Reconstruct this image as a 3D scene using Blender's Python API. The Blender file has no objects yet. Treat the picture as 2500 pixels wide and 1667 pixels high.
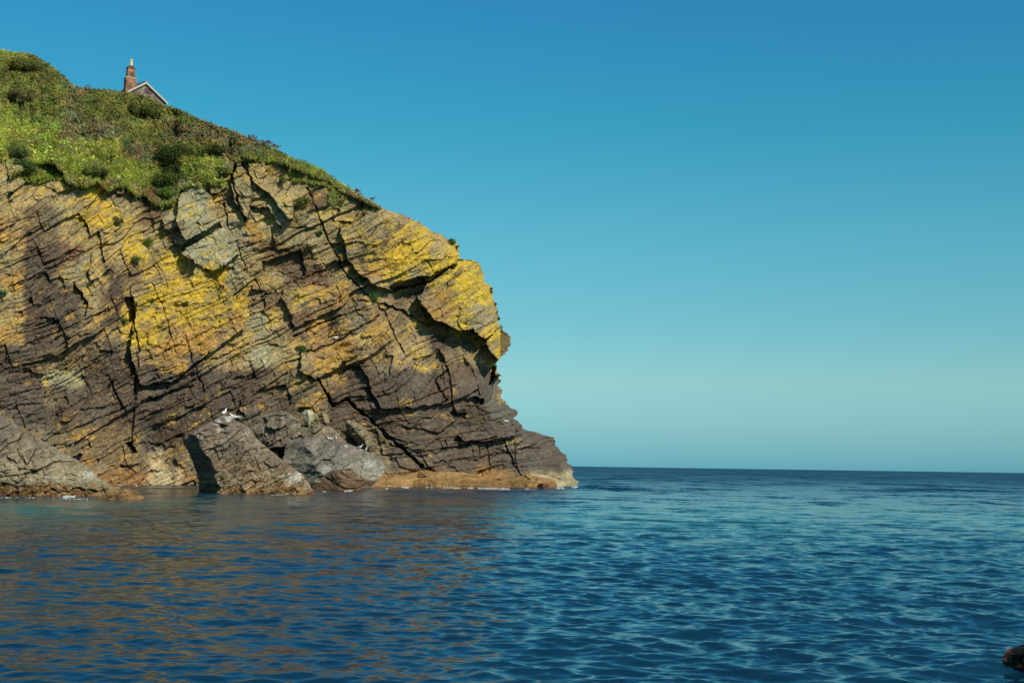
import bpy, math, random
import numpy as np
from mathutils import Matrix, Vector

random.seed(7); RNG = np.random.default_rng(7)
scene = bpy.context.scene
COL = scene.collection

# ------------------------------------------------------------------ camera
F = 2500.0 * 50.0 / 36.0            # focal length in pixels of the 2500 px wide photo
CAM_H = 2.2
PITCH = math.atan(302.0 / F); ROLL = math.radians(0.84)
fw = np.array([0, math.cos(PITCH), math.sin(PITCH)])
rt0 = np.array([1.0, 0, 0]); up0 = np.array([0, -math.sin(PITCH), math.cos(PITCH)])
rt = math.cos(ROLL) * rt0 + math.sin(ROLL) * up0
up = -math.sin(ROLL) * rt0 + math.cos(ROLL) * up0
cd = bpy.data.cameras.new('camera'); cam = bpy.data.objects.new('camera', cd); COL.objects.link(cam)
cd.sensor_width = 36; cd.lens = 50; cd.clip_start = 0.2; cd.clip_end = 60000
M = Matrix.Identity(4)
for i in range(3):
    M[i][0] = rt[i]; M[i][1] = up[i]; M[i][2] = -fw[i]
M[2][3] = CAM_H
cam.matrix_world = M
scene.camera = cam

# ------------------------------------------------------------------ light
SUN_EL = math.radians(39); SUN_AZ = math.radians(137)      # azimuth from +Y towards +X
sd = (math.sin(SUN_AZ) * math.cos(SUN_EL), math.cos(SUN_AZ) * math.cos(SUN_EL), math.sin(SUN_EL))
sl = bpy.data.lights.new('sun', 'SUN'); sl.energy = 4.2; sl.angle = math.radians(0.5); sl.color = (1.0, 0.90, 0.74)
so = bpy.data.objects.new('sun', sl); COL.objects.link(so)
so.rotation_euler = Vector(sd).to_track_quat('Z', 'Y').to_euler()
w = bpy.data.worlds.new('World'); scene.world = w; w.use_nodes = True
nt = w.node_tree; nt.nodes.clear()
sky = nt.nodes.new('ShaderNodeTexSky'); sky.sky_type = 'NISHITA'; sky.sun_disc = False
sky.sun_elevation = SUN_EL; sky.sun_rotation = SUN_AZ
sky.air_density = 1.0; sky.dust_density = 0.6; sky.ozone_density = 2.0
tc = nt.nodes.new('ShaderNodeTexCoord'); sp = nt.nodes.new('ShaderNodeSeparateXYZ')
rp = nt.nodes.new('ShaderNodeValToRGB')
SKY_TINT = [(0.0, (0.25, 0.751, 1.178)), (0.0216, (0.326, 0.705, 0.981)), (0.059, (0.46, 0.775, 0.82)), (0.10, (.37,.76,.78)), (0.159, (0.297, 0.809, 0.788)), (0.237, (0.168, 0.803, 0.815)), (0.309, (0.149, 0.751, 0.906)), (0.6, (0.24, 0.60, 0.80)), (1.0, (0.27, 0.60, 0.82))]
el = rp.color_ramp.elements
el[0].position = 0; el[0].color = (*SKY_TINT[0][1], 1)
el[1].position = 1; el[1].color = (*SKY_TINT[-1][1], 1)
for p, c in SKY_TINT[1:-1]:
    e = el.new(p); e.color = (*c, 1)
mx = nt.nodes.new('ShaderNodeMix'); mx.data_type = 'RGBA'; mx.blend_type = 'MULTIPLY'; mx.inputs[0].default_value = 1
bg = nt.nodes.new('ShaderNodeBackground'); bg.inputs[1].default_value = 0.10
wo = nt.nodes.new('ShaderNodeOutputWorld')
L = nt.links.new
L(tc.outputs['Generated'], sp.inputs[0]); L(sp.outputs['Z'], rp.inputs[0])
L(sky.outputs[0], mx.inputs[6]); L(rp.outputs[0], mx.inputs[7]); L(mx.outputs[2], bg.inputs[0]); L(bg.outputs[0], wo.inputs[0])
scene.view_settings.view_transform = 'Standard'; scene.view_settings.look = 'None'
scene.view_settings.exposure = 0.3; scene.view_settings.gamma = 1.0

# ------------------------------------------------------------------ numeric helpers
def ray(px, py):
    X = (np.asarray(px, float) - 1250.0) / F; Yv = -(np.asarray(py, float) - 833.5) / F
    return [fw[i] + X * rt[i] + Yv * up[i] for i in range(3)]
def P(px, py, Y):
    d = ray(px, py); s = Y / d[1]
    return np.stack([s * d[0], s * d[1], CAM_H + s * d[2]], -1)
def slope(px, py):
    d = ray(px, py); return d[2] / d[1]
def h2(i, j, seed=0):
    i = np.asarray(i).astype(np.int64); j = np.asarray(j).astype(np.int64)
    n = (i * 374761393 + j * 668265263 + seed * 2147483647 + 12345) & 0xffffffff
    n = ((n ^ (n >> 13)) * 1274126177) & 0xffffffff
    n = ((n ^ (n >> 16)) * 2246822519) & 0xffffffff
    n = n ^ (n >> 15)
    return (n & 0xffffff) / float(0xffffff)
def vn(x, y, seed=0):
    x = np.asarray(x, float); y = np.asarray(y, float)
    xi = np.floor(x); yi = np.floor(y); fx = x - xi; fy = y - yi
    fx = fx * fx * (3 - 2 * fx); fy = fy * fy * (3 - 2 * fy)
    a = h2(xi, yi, seed); b = h2(xi + 1, yi, seed); c = h2(xi, yi + 1, seed); d = h2(xi + 1, yi + 1, seed)
    return a + (b - a) * fx + (c - a) * fy + (a - b - c + d) * fx * fy
def fbm(x, y, seed=0, o=4, g=0.5):
    s = 0; a = 1; t = 0
    for k in range(o):
        s = s + a * vn(x * 2 ** k + 17.3 * k, y * 2 ** k - 9.1 * k, seed + k); t += a; a *= g
    return s / t
def sst(a, b, x):
    t = np.clip((x - a) / (b - a), 0, 1); return t * t * (3 - 2 * t)
def inpoly(px, py, poly):
    r = np.zeros(np.shape(px), bool); n = len(poly)
    for i in range(n):
        x0, y0 = poly[i]; x1, y1 = poly[(i + 1) % n]
        if y0 == y1: continue
        c = ((y0 > py) != (y1 > py)) & (px < (x1 - x0) * (py - y0) / (y1 - y0) + x0)
        r ^= c
    return r
def linedist(px, py, pts):
    d = np.full(np.shape(px), 1e9)
    for (x0, y0), (x1, y1) in zip(pts[:-1], pts[1:]):
        dx, dy = x1 - x0, y1 - y0
        t = np.clip(((px - x0) * dx + (py - y0) * dy) / (dx * dx + dy * dy), 0, 1)
        d = np.minimum(d, np.hypot(px - x0 - t * dx, py - y0 - t * dy))
    return d

def mesh_np(name, V, Fc, mat=None, parent=None, smooth=False, col=None, extra=None):
    """V (n,3), Fc (m,k) equal sized faces."""
    me = bpy.data.meshes.new(name); V = np.ascontiguousarray(V, np.float32); Fc = np.ascontiguousarray(Fc, np.int32)
    k = Fc.shape[1]
    me.vertices.add(len(V)); me.vertices.foreach_set('co', V.ravel())
    me.loops.add(Fc.size); me.loops.foreach_set('vertex_index', Fc.ravel())
    me.polygons.add(len(Fc)); me.polygons.foreach_set('loop_start', np.arange(0, Fc.size, k, dtype=np.int32))
    try: me.polygons.foreach_set('loop_total', np.full(len(Fc), k, np.int32))
    except Exception: pass
    me.update(calc_edges=True)
    if col is not None:
        ca = me.attributes.new('albedo', 'FLOAT_COLOR', 'POINT')
        c4 = np.ones((len(V), 4), np.float32); c4[:, :3] = col
        ca.data.foreach_set('color', c4.ravel())
    if extra is not None:
        for nm, arr in extra.items():
            a = me.attributes.new(nm, 'FLOAT_VECTOR', 'POINT'); a.data.foreach_set('vector', np.ascontiguousarray(arr, np.float32).ravel())
    me.polygons.foreach_set('use_smooth', np.full(len(Fc), smooth))
    me.validate()
    if mat: me.materials.append(mat)
    o = bpy.data.objects.new(name, me); COL.objects.link(o)
    if parent: o.parent = parent
    return o
def grid_faces(nr, nc, closed=False):
    i = np.arange(nr - 1)[:, None] * nc; m = nc if closed else nc - 1
    j = np.arange(m)[None, :]; j2 = (j + 1) % nc
    return np.stack([i + j, i + j2, i + nc + j2, i + nc + j], -1).reshape(-1, 4)
def tag(o, label=None, cat=None, group=None, kind=None):
    if label: o['label'] = label
    if cat: o['category'] = cat
    if group: o['group'] = group
    if kind: o['kind'] = kind
    return o
def empty(name, loc, rz=0):
    o = bpy.data.objects.new(name, None); COL.objects.link(o); o.location = loc; o.rotation_euler = (0, 0, rz); return o

# ------------------------------------------------------------------ materials
def new_mat(name):
    m = bpy.data.materials.new(name); m.use_nodes = True
    n = m.node_tree; return m, n, n.nodes['Principled BSDF'], n.links.new
def simple_mat(name, c, rough=0.8, var=0.25, scale=4.0, bump=0.3):
    m, n, b, l = new_mat(name)
    t = n.nodes.new('ShaderNodeTexNoise'); t.inputs['Scale'].default_value = scale; t.inputs['Detail'].default_value = 6
    g = n.nodes.new('ShaderNodeTexCoord'); l(g.outputs['Object'], t.inputs['Vector'])
    r = n.nodes.new('ShaderNodeValToRGB')
    r.color_ramp.elements[0].position = .3; r.color_ramp.elements[1].position = .7
    r.color_ramp.elements[0].color = tuple(x * (1 - var) for x in c) + (1,)
    r.color_ramp.elements[1].color = tuple(min(1, x * (1 + var)) for x in c) + (1,)
    l(t.outputs[0], r.inputs[0]); l(r.outputs[0], b.inputs['Base Color'])
    b.inputs['Roughness'].default_value = rough
    bp = n.nodes.new('ShaderNodeBump'); bp.inputs['Strength'].default_value = bump; bp.inputs['Distance'].default_value = .02
    l(t.outputs[0], bp.inputs['Height']); l(bp.outputs[0], b.inputs['Normal'])
    return m
def rock_material():
    m, n, b, l = new_mat('rock')
    at = n.nodes.new('ShaderNodeAttribute'); at.attribute_name = 'albedo'
    bd = n.nodes.new('ShaderNodeAttribute'); bd.attribute_name = 'bed'
    mp = n.nodes.new('ShaderNodeMapping'); mp.inputs['Scale'].default_value = (0.16, 1.0, 0.3); l(bd.outputs['Vector'], mp.inputs['Vector'])
    t1 = n.nodes.new('ShaderNodeTexNoise'); t1.inputs['Scale'].default_value = 7; t1.inputs['Detail'].default_value = 6; t1.inputs['Roughness'].default_value = .7
    l(mp.outputs[0], t1.inputs['Vector'])
    g = n.nodes.new('ShaderNodeTexCoord')
    t2 = n.nodes.new('ShaderNodeTexNoise'); t2.inputs['Scale'].default_value = 4.5; t2.inputs['Detail'].default_value = 8; t2.inputs['Roughness'].default_value = .75
    l(g.outputs['Object'], t2.inputs['Vector'])
    mr = n.nodes.new('ShaderNodeMapRange'); mr.inputs[1].default_value = .32; mr.inputs[2].default_value = .68; mr.inputs[3].default_value = .62; mr.inputs[4].default_value = 1.4
    l(t2.outputs[0], mr.inputs[0])
    mr1 = n.nodes.new('ShaderNodeMapRange'); mr1.inputs[1].default_value = .32; mr1.inputs[2].default_value = .68; mr1.inputs[3].default_value = .72; mr1.inputs[4].default_value = 1.28
    l(t1.outputs[0], mr1.inputs[0])
    mm = n.nodes.new('ShaderNodeMath'); mm.operation = 'MULTIPLY'; l(mr.outputs[0], mm.inputs[0]); l(mr1.outputs[0], mm.inputs[1])
    vm = n.nodes.new('ShaderNodeVectorMath'); vm.operation = 'SCALE'; l(at.outputs['Color'], vm.inputs[0]); l(mm.outputs[0], vm.inputs['Scale'])
    l(vm.outputs[0], b.inputs['Base Color'])
    b.inputs['Roughness'].default_value = .85; b.inputs['Specular IOR Level'].default_value = .25
    b1 = n.nodes.new('ShaderNodeBump'); b1.inputs['Strength'].default_value = .75; b1.inputs['Distance'].default_value = .16; l(t1.outputs[0], b1.inputs['Height'])
    b2 = n.nodes.new('ShaderNodeBump'); b2.inputs['Strength'].default_value = .6; b2.inputs['Distance'].default_value = .14; l(t2.outputs[0], b2.inputs['Height']); l(b1.outputs[0], b2.inputs['Normal'])
    l(b2.outputs[0], b.inputs['Normal'])
    return m
ROCK = rock_material()
def leaf_material():
    m, n, b, l = new_mat('foliage')
    at = n.nodes.new('ShaderNodeAttribute'); at.attribute_name = 'albedo'
    l(at.outputs['Color'], b.inputs['Base Color']); b.inputs['Roughness'].default_value = .7; b.inputs['Specular IOR Level'].default_value = .2
    tr = n.nodes.new('ShaderNodeBsdfTranslucent'); l(at.outputs['Color'], tr.inputs['Color'])
    ms = n.nodes.new('ShaderNodeMixShader'); ms.inputs[0].default_value = .25
    l(b.outputs[0], ms.inputs[1]); l(tr.outputs[0], ms.inputs[2]); l(ms.outputs[0], n.nodes['Material Output'].inputs[0])
    return m
LEAF = leaf_material()

# ------------------------------------------------------------------ the cliff: outline, colour zones, depth
SIL = [(-260, 40), (-150, 90), (0, 125), (50, 133), (85, 140), (100, 150), (125, 165), (150, 186), (172, 205), (182, 216), (215, 221), (250, 223),
       (300, 228), (350, 236), (402, 262), (430, 268), (450, 277), (480, 292), (510, 305), (540, 313), (575, 326), (600, 338), (650, 357), (690, 378),
       (720, 393), (760, 405), (790, 420), (820, 443), (860, 468), (900, 492), (930, 507), (965, 520), (990, 526), (1010, 538), (1027, 543), (1040, 556),
       (1060, 567), (1078, 572), (1090, 584), (1115, 593), (1120, 602), (1122, 620), (1123, 632), (1160, 636), (1167, 644), (1178, 660), (1185, 685),
       (1198, 702), (1208, 735), (1216, 765), (1221, 795), (1240, 815), (1247, 833), (1240, 855), (1216, 880), (1210, 890), (1209, 905), (1221, 915),
       (1222, 930), (1213, 940), (1225, 958), (1223, 975), (1236, 985), (1245, 997), (1257, 1000), (1261, 1007), (1256, 1022), (1270, 1030),
       (1278, 1045), (1285, 1051), (1300, 1053), (1318, 1058), (1335, 1064), (1352, 1068), (1360, 1085), (1370, 1105), (1382, 1116), (1390, 1135),
       (1400, 1155), (1408, 1175), (1412, 1190), (1414, 1215), (1416, 1240)]
SX = np.array([p[0] for p in SIL], float); SY = np.array([p[1] for p in SIL], float)
VEGB = [(-260, 250), (-60, 330), (0, 352), (12, 385), (24, 428), (60, 418), (112, 394), (140, 408), (160, 440), (190, 458), (240, 450), (262, 462), (300, 462),
        (330, 470), (355, 485), (385, 500), (425, 498), (440, 472), (480, 450), (500, 438), (560, 425), (575, 396), (620, 384), (650, 398), (680, 396),
        (720, 412), (745, 425), (770, 430), (810, 455), (850, 478), (900, 500), (930, 510)]
VX = np.array([p[0] for p in VEGB], float); VY = np.array([p[1] for p in VEGB], float)
YSM = np.arange(40, 1241, 2.0); XSM = np.convolve(np.pad(np.interp(YSM, SY, SX), 20, mode='edge'), np.ones(41) / 41, 'valid')
def veg_edge(px, py=None):
    b = np.interp(px, VX, VY)
    j = (fbm(px / 22.0, px * 0 + 3.3, 5, 3) - .5) * 26 + (fbm(px / 6.0, px * 0 + 1.3, 6, 2) - .5) * 10
    top = np.interp(px, SX[:59], SY[:59])
    b = b + j * sst(0, 40, b - top)
    return np.where(px > 930, top - 8, b)
# zone numbers index the kinds listed below
ZK = ['t', 'm', 'y', 'o', 'p', 'd', 'k', 'K', 'b', 'c', 'w', 'S', 'B', 'G', 'g', 'D']
ZN = [
    [13, 11],
    [11, 11, 11, 11],
    [11, 11, 11, 12, 11, 11, 11, 11],
    [14, 11, 11, 12, 11, 11, 11, 11, 11, 11],
    [13, 13, 14, 12, 12, 12, 11, 11, 12, 12, 12, 12],
    [14, 13, 13, 13, 13, 14, 12, 12, 14, 11, 11, 12, 12, 11, 14],
    [0, 14, 13, 13, 13, 13, 13, 14, 15, 14, 13, 0, 0, 0, 13, 14, 14],
    [0, 0, 1, 1, 2, 6, 0, 8, 4, 4, 1, 0, 0, 0, 0, 8, 14, 0, 1, 1],
    [0, 6, 6, 0, 2, 2, 0, 8, 4, 4, 0, 0, 0, 4, 0, 0, 0, 0, 1, 1, 1],
    [3, 5, 6, 1, 0, 0, 1, 0, 6, 4, 4, 4, 3, 0, 0, 0, 0, 1, 6, 2, 2, 1, 2],
    [0, 5, 5, 8, 0, 0, 2, 2, 2, 4, 4, 4, 0, 8, 8, 0, 6, 6, 2, 2, 2, 0, 2, 2],
    [3, 5, 5, 0, 0, 5, 6, 1, 2, 2, 2, 4, 0, 0, 8, 8, 0, 1, 3, 2, 0, 2, 2, 2, 2],
    [0, 5, 5, 5, 0, 5, 1, 2, 2, 2, 2, 2, 6, 6, 1, 3, 3, 6, 1, 6, 6, 3, 2, 2, 2, 2],
    [0, 5, 5, 5, 6, 5, 2, 2, 2, 2, 2, 3, 4, 1, 8, 3, 6, 6, 3, 6, 3, 3, 2, 0, 2, 2],
    [3, 5, 5, 6, 6, 6, 2, 2, 3, 3, 3, 1, 0, 0, 6, 3, 3, 1, 3, 1, 1, 5, 6, 2, 2, 2],
    [5, 5, 6, 6, 6, 5, 1, 3, 3, 7, 1, 1, 4, 0, 0, 3, 3, 6, 6, 1, 1, 6, 6, 0, 2, 2],
    [7, 5, 4, 4, 5, 5, 5, 7, 7, 5, 7, 7, 5, 6, 6, 6, 6, 7, 5, 7, 7, 5, 7, 7, 7, 7],
    [7, 7, 6, 7, 5, 5, 5, 7, 5, 5, 5, 5, 5, 7, 6, 6, 7, 5, 5, 5, 5, 5, 5, 7, 7, 7, 7],
    [5, 7, 5, 5, 7, 5, 5, 5, 5, 5, 5, 5, 5, 7, 6, 6, 5, 5, 5, 5, 5, 5, 5, 5, 7, 7, 7, 7],
    [6, 6, 6, 6, 6, 6, 6, 5, 5, 5, 5, 5, 5, 6, 6, 6, 6, 6, 6, 5, 5, 5, 5, 7, 7, 7, 7, 7, 7],
    [6, 6, 6, 6, 6, 6, 6, 9, 6, 6, 7, 6, 6, 6, 6, 4, 6, 6, 6, 7, 7, 7, 7, 7, 7, 7, 7, 7, 7],
    [10, 10, 10, 10, 10, 10, 10, 9, 9, 10, 10, 10, 10, 10, 10, 10, 10, 10, 10, 10, 10, 10, 10, 10, 10, 10, 9, 9, 9, 9],
    [10, 10, 10, 10, 10, 10, 10, 10, 10, 10, 10, 10, 10, 10, 10, 10, 10, 10, 10, 10, 10, 10, 10, 10, 10, 10, 10, 10, 10, 10],
]
ZN = [[ZK[v] for v in r] for r in ZN]
# code: base colour, lichen cover, lichen colour
YEL = (0.52, 0.36, 0.025); ORA = (0.42, 0.25, 0.05)
ZC = {'t': ((.235, .19, .098), .42, (.42, .29, .07)), 'm': ((.22, .17, .10), .56, (.46, .32, .05)), 'y': ((.24, .18, .07), .80, YEL), 'o': ((.22, .145, .07), .68, ORA),
      'p': ((.235, .22, .14), .22, YEL), 'd': ((.074, .056, .041), .13, ORA), 'k': ((.128, .100, .060), .27, ORA), 'K': ((.088, .067, .048), .05, ORA),
      'b': ((.13, .080, .045), .12, ORA), 'c': ((.30, .24, .13), .0, ORA), 'w': ((.21, .12, .045), .0, ORA),
      'S': ((.12, .125, .032), 0, ORA), 'B': ((.125, .110, .052), 0, ORA), 'G': ((.26, .285, .05), 0, ORA), 'g': ((.17, .195, .035), 0, ORA), 'D': ((.03, .045, .012), 0, ORA)}
NCOL = 31
_zr = [(r + [r[-1]] * NCOL)[:NCOL] for r in ZN]
ZB = np.array([[ZC[c][0] for c in r] for r in _zr]); ZL = np.array([[ZC[c][1] for c in r] for r in _zr]); ZLC = np.array([[ZC[c][2] for c in r] for r in _zr])
def zone(px, py, warp=26):
    wx = px + (fbm(px / 45., py / 45., 11, 3) - .5) * warp * 2; wy = py + (fbm(px / 45., py / 45., 12, 3) - .5) * warp * 2
    gx = np.clip((wx - 25) / 50., 0, NCOL - 1.001); gy = np.clip((wy - 125) / 50., 0, len(ZN) - 1.001)
    xi = gx.astype(int); yi = gy.astype(int); fx = sst(.25, .75, gx - xi); fy = sst(.25, .75, gy - yi)
    def bl(A):
        if A.ndim == 3: a, b = fx[..., None], fy[..., None]
        else: a, b = fx, fy
        return (A[yi, xi] * (1 - a) + A[yi, xi + 1] * a) * (1 - b) + (A[yi + 1, xi] * (1 - a) + A[yi + 1, xi + 1] * a) * b
    return bl(ZB), bl(ZL), bl(ZLC)

def bedcoords(px, py):
    bend = np.clip(px - 880, 0, 600) * sst(840, 1010, py) * .34
    wob = (fbm(px / 170., py / 170., 21, 3) - .5) * 60 + (fbm(px / 40., py / 40., 22, 2) - .5) * 3.5
    n = py + .50 * px - bend + wob
    a = px - .42 * py + (fbm(px / 90., py / 90., 23, 2) - .5) * 44
    return a, n
def blocks(a, n, th, seg, seed, saw=.35, tilt=.6):
    v = n / th + .45 * (vn(n / th * .6, a / (seg * 9.), seed + 9) - .5)
    i = np.floor(v); f = v - i
    sg = seg * (.55 + 1.1 * h2(i, i * 0, seed + 1))
    u = a / sg + h2(i, i * 0, seed + 2) * 50; j = np.floor(u); g = u - j
    hb = h2(i, j * 0 + 7, seed + 3); hk = h2(i, j, seed + 4)
    off = (hb - .5) * 1.25 + (hk - .5) * .75
    off = off + (g - .5) * tilt * (h2(i, j, seed + 5) - .5) * 2 + (f - .5) * tilt * (h2(i, j, seed + 6) - .5) * 1.4 + saw * (.5 - f)
    ed = np.minimum(np.minimum(f, 1 - f) * th, np.minimum(g, 1 - g) * sg)
    return off, ed, hk, h2(i, j, seed + 8)

def facets(a, n, sa, sn, seed, step=.8):
    ga = np.floor(a / sa); gn = np.floor(n / sn); bd = np.full(np.shape(a), 1e9); val = np.zeros(np.shape(a))
    for dx in (-1, 0, 1):
        for dy in (-1, 0, 1):
            i, j = ga + dx, gn + dy
            ca = (i + h2(i, j, seed)) * sa; cn = (j + h2(i, j, seed + 1)) * sn
            u = (a - ca) / sa; v = (n - cn) / sn; d = np.abs(u) + np.abs(v) * 1.1 + .25 * np.hypot(u, v)
            f = (h2(i, j, seed + 2) - .5) * step + u * (h2(i, j, seed + 3) - .5) * 1.5 + v * (h2(i, j, seed + 4) - .62) * 1.5
            m = d < bd; bd = np.where(m, d, bd); val = np.where(m, f, val)
    return val

# named blocks and hollows: polygon, depth change in metres at the top edge and at the bottom edge (negative = towards the sea)
FEAT = [
 ([(437,474),(483,451),(515,480),(536,543),(452,589),(432,540)], -.7, -1.5, .15),
 ([(443,617),(529,560),(561,557),(586,620),(523,663),(495,655)], -.3, -1.5, .15),
 ([(452,592),(536,546),(540,556),(445,612)], .5, .9, .2),
 ([(566,439),(578,402),(606,420),(612,448),(615,528),(601,531),(569,480)], -.8, -1.5, .25),
 ([(606,398),(650,402),(716,488),(716,531),(704,537),(658,471),(612,440)], -.9, -1.7, .2),
 ([(612,505),(655,510),(690,560),(640,600),(600,560)], .9, .3, .6),
 ([(509,445),(555,434),(555,459),(515,477)], -.6, -1.0, .3),
 ([(457,686),(486,646),(515,677),(540,695),(561,706),(578,755),(589,761),(600,800),(500,870),(420,930),(340,940),(318,850),(335,730)], -1.0, -1.6, .45),
 ([(640,640),(735,610),(750,665),(680,715),(640,700)], 1.3, .6, .45),
 ([(690,725),(800,670),(850,700),(850,740),(720,800)], -.5, -1.0, .4),
 ([(740,850),(885,780),(905,800),(880,860),(770,930),(730,900)], -.5, -.9, .3),
 ([(830,560),(900,520),(1010,545),(1040,560),(1118,600),(1118,640),(960,712),(905,690),(850,640)], -.7, -1.7, .7),
 ([(952,698),(1035,672),(1040,700),(1018,722),(966,746)], 1.4, 1.0, .3),
 ([(1038,703),(1121,637),(1165,634),(1179,668),(1199,703),(1210,740),(1213,766),(1222,794),(1185,832),(1167,820),(1153,800),(1121,809),(1084,786),(1061,783),(1027,740),(1021,720)], -1.8, -2.9, .25),
 ([(1222,795),(1247,826),(1247,843),(1216,882),(1200,863),(1185,835)], -2.0, -3.6, .2),
 ([(1021,745),(1061,785),(1084,790),(1121,812),(1153,802),(1167,822),(1140,835),(1180,850),(1165,890),(1130,870),(1080,840),(1050,800)], .9, .4, .5),
 ([(1163,888),(1213,884),(1208,921),(1193,942),(1178,921)], 3.2, 2.6, .3),
 ([(1130,975),(1155,968),(1182,972),(1176,988),(1150,990)], 1.6, 1.6, .4),
 ([(1100,1003),(1137,1010),(1140,1024),(1108,1020)], 1.2, 1.0, .3),
 ([(1120,1060),(1255,1040),(1262,1062),(1180,1078),(1130,1075)], -.8, -1.5, .2),
 ([(940,740),(1050,797),(1040,830),(985,800),(935,765)], .6, .2, .5),
 ([(880,890),(1060,880),(1160,900),(1170,950),(1090,985),(930,1000)], -.6, -1.2, .6),
 ([(-260,560),(16,480),(26,600),(32,740),(52,900),(128,1010),(200,1110),(-260,1130)], -4.5, -3.0, .5),
 ([(-260,250),(0,352),(20,430),(16,480),(-260,560)], -3.5, -4.5, .5),
 ([(180,690),(215,740),(205,775),(178,742)], 1.1, .9, .3),
 ([(305,728),(328,728),(330,775),(318,790)], 1.8, 1.3, .3),
 ([(308,1080),(322,1110),(338,1104),(318,1078)], 1.5, 1.3, .3),
 ([(95,930),(135,915),(163,892),(163,905),(110,960)], 1.0, .8, .2),
 ([(620,960),(700,935),(712,985),(640,1010)], .9, .5, .5),
]
CRACK = [([(716,821),(770,795),(830,772),(888,749)], 3.2, 1.2), ([(638,726),(710,690),(802,657)], 2.4, .9), ([(748,862),(820,835),(925,772)], 2.6, 1.0),
 ([(825,643),(848,675),(899,720),(945,772),(965,820),(985,862)], 3.2, .9), ([(923,740),(985,760),(1050,797)], 3.5, 1.3), ([(961,708),(1040,690),(1118,645)], 3.5, 1.6),
 ([(776,930),(813,990),(845,975),(905,1025),(960,1075),(1030,1140)], 6.0, 2.0), ([(320,700),(325,780),(338,860),(330,940),(322,1080)], 3.4, .8),
 ([(560,405),(575,470),(600,540)], 3.0, 1.2), ([(750,460),(790,560),(830,640)], 4.0, .8), ([(1090,905),(1060,930),(1090,975),(1075,985)], 2.5, .9),
 ([(400,930),(560,862),(700,800)], 2.2, .8), ([(350,880),(480,820),(590,770)], 1.8, .6), ([(45,850),(160,800),(300,740)], 2.0, .7),
 ([(60,1090),(200,1040),(330,985),(470,940)], 2.2, .8), ([(130,1010),(300,930),(420,890)], 1.6, .5), ([(20,700),(130,650),(260,590)], 2.0, .7),
 ([(960,1000),(1060,960),(1110,940)], 2.0, .6), ([(950,1085),(1060,1105),(1130,1085),(1213,1067)], 2.6, .9), ([(1060,1130),(1200,1110),(1320,1090)], 2.0, .7),
 ([(1190,1080),(1195,1150)], 2.2, .6), ([(1255,1080),(1262,1150)], 2.0, .6), ([(1170,1080),(1172,1120)], 1.6, .5), ([(452,820),(470,880),(500,960)], 2.4, .7),
 ([(370,690),(400,760),(430,860)], 1.8, .6), ([(540,470),(560,560),(600,650)], 2.4, .8), ([(1165,700),(1195,760)], 1.4, .3), ([(1130,790),(1205,745)], 1.5, .4), ([(1150,815),(1215,775)], 1.3, .4)]
def bush_h(px, py):
    """low domes of the scrub, metres."""
    best = np.zeros(np.shape(px))
    for sc, amp, sd_ in ((44., 1.7, 31), (20., 1.0, 37)):
        gx = np.floor(px / sc); gy = np.floor(py / (sc * .8))
        for dx in (-1, 0, 1):
            for dy in (-1, 0, 1):
                cx = (gx + dx + h2(gx + dx, gy + dy, sd_)) * sc; cy = (gy + dy + h2(gx + dx, gy + dy, sd_ + 1)) * sc * .8
                r = sc * (.45 + .5 * h2(gx + dx, gy + dy, sd_ + 2))
                d = ((px - cx) ** 2 + ((py - cy) * 1.2) ** 2) / (r * r)
                best = np.maximum(best, amp * (.5 + .5 * h2(gx + dx, gy + dy, sd_ + 3)) * np.sqrt(np.clip(1 - d, 0, 1)))
    return best
KR, KV = .34, 1.15
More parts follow.
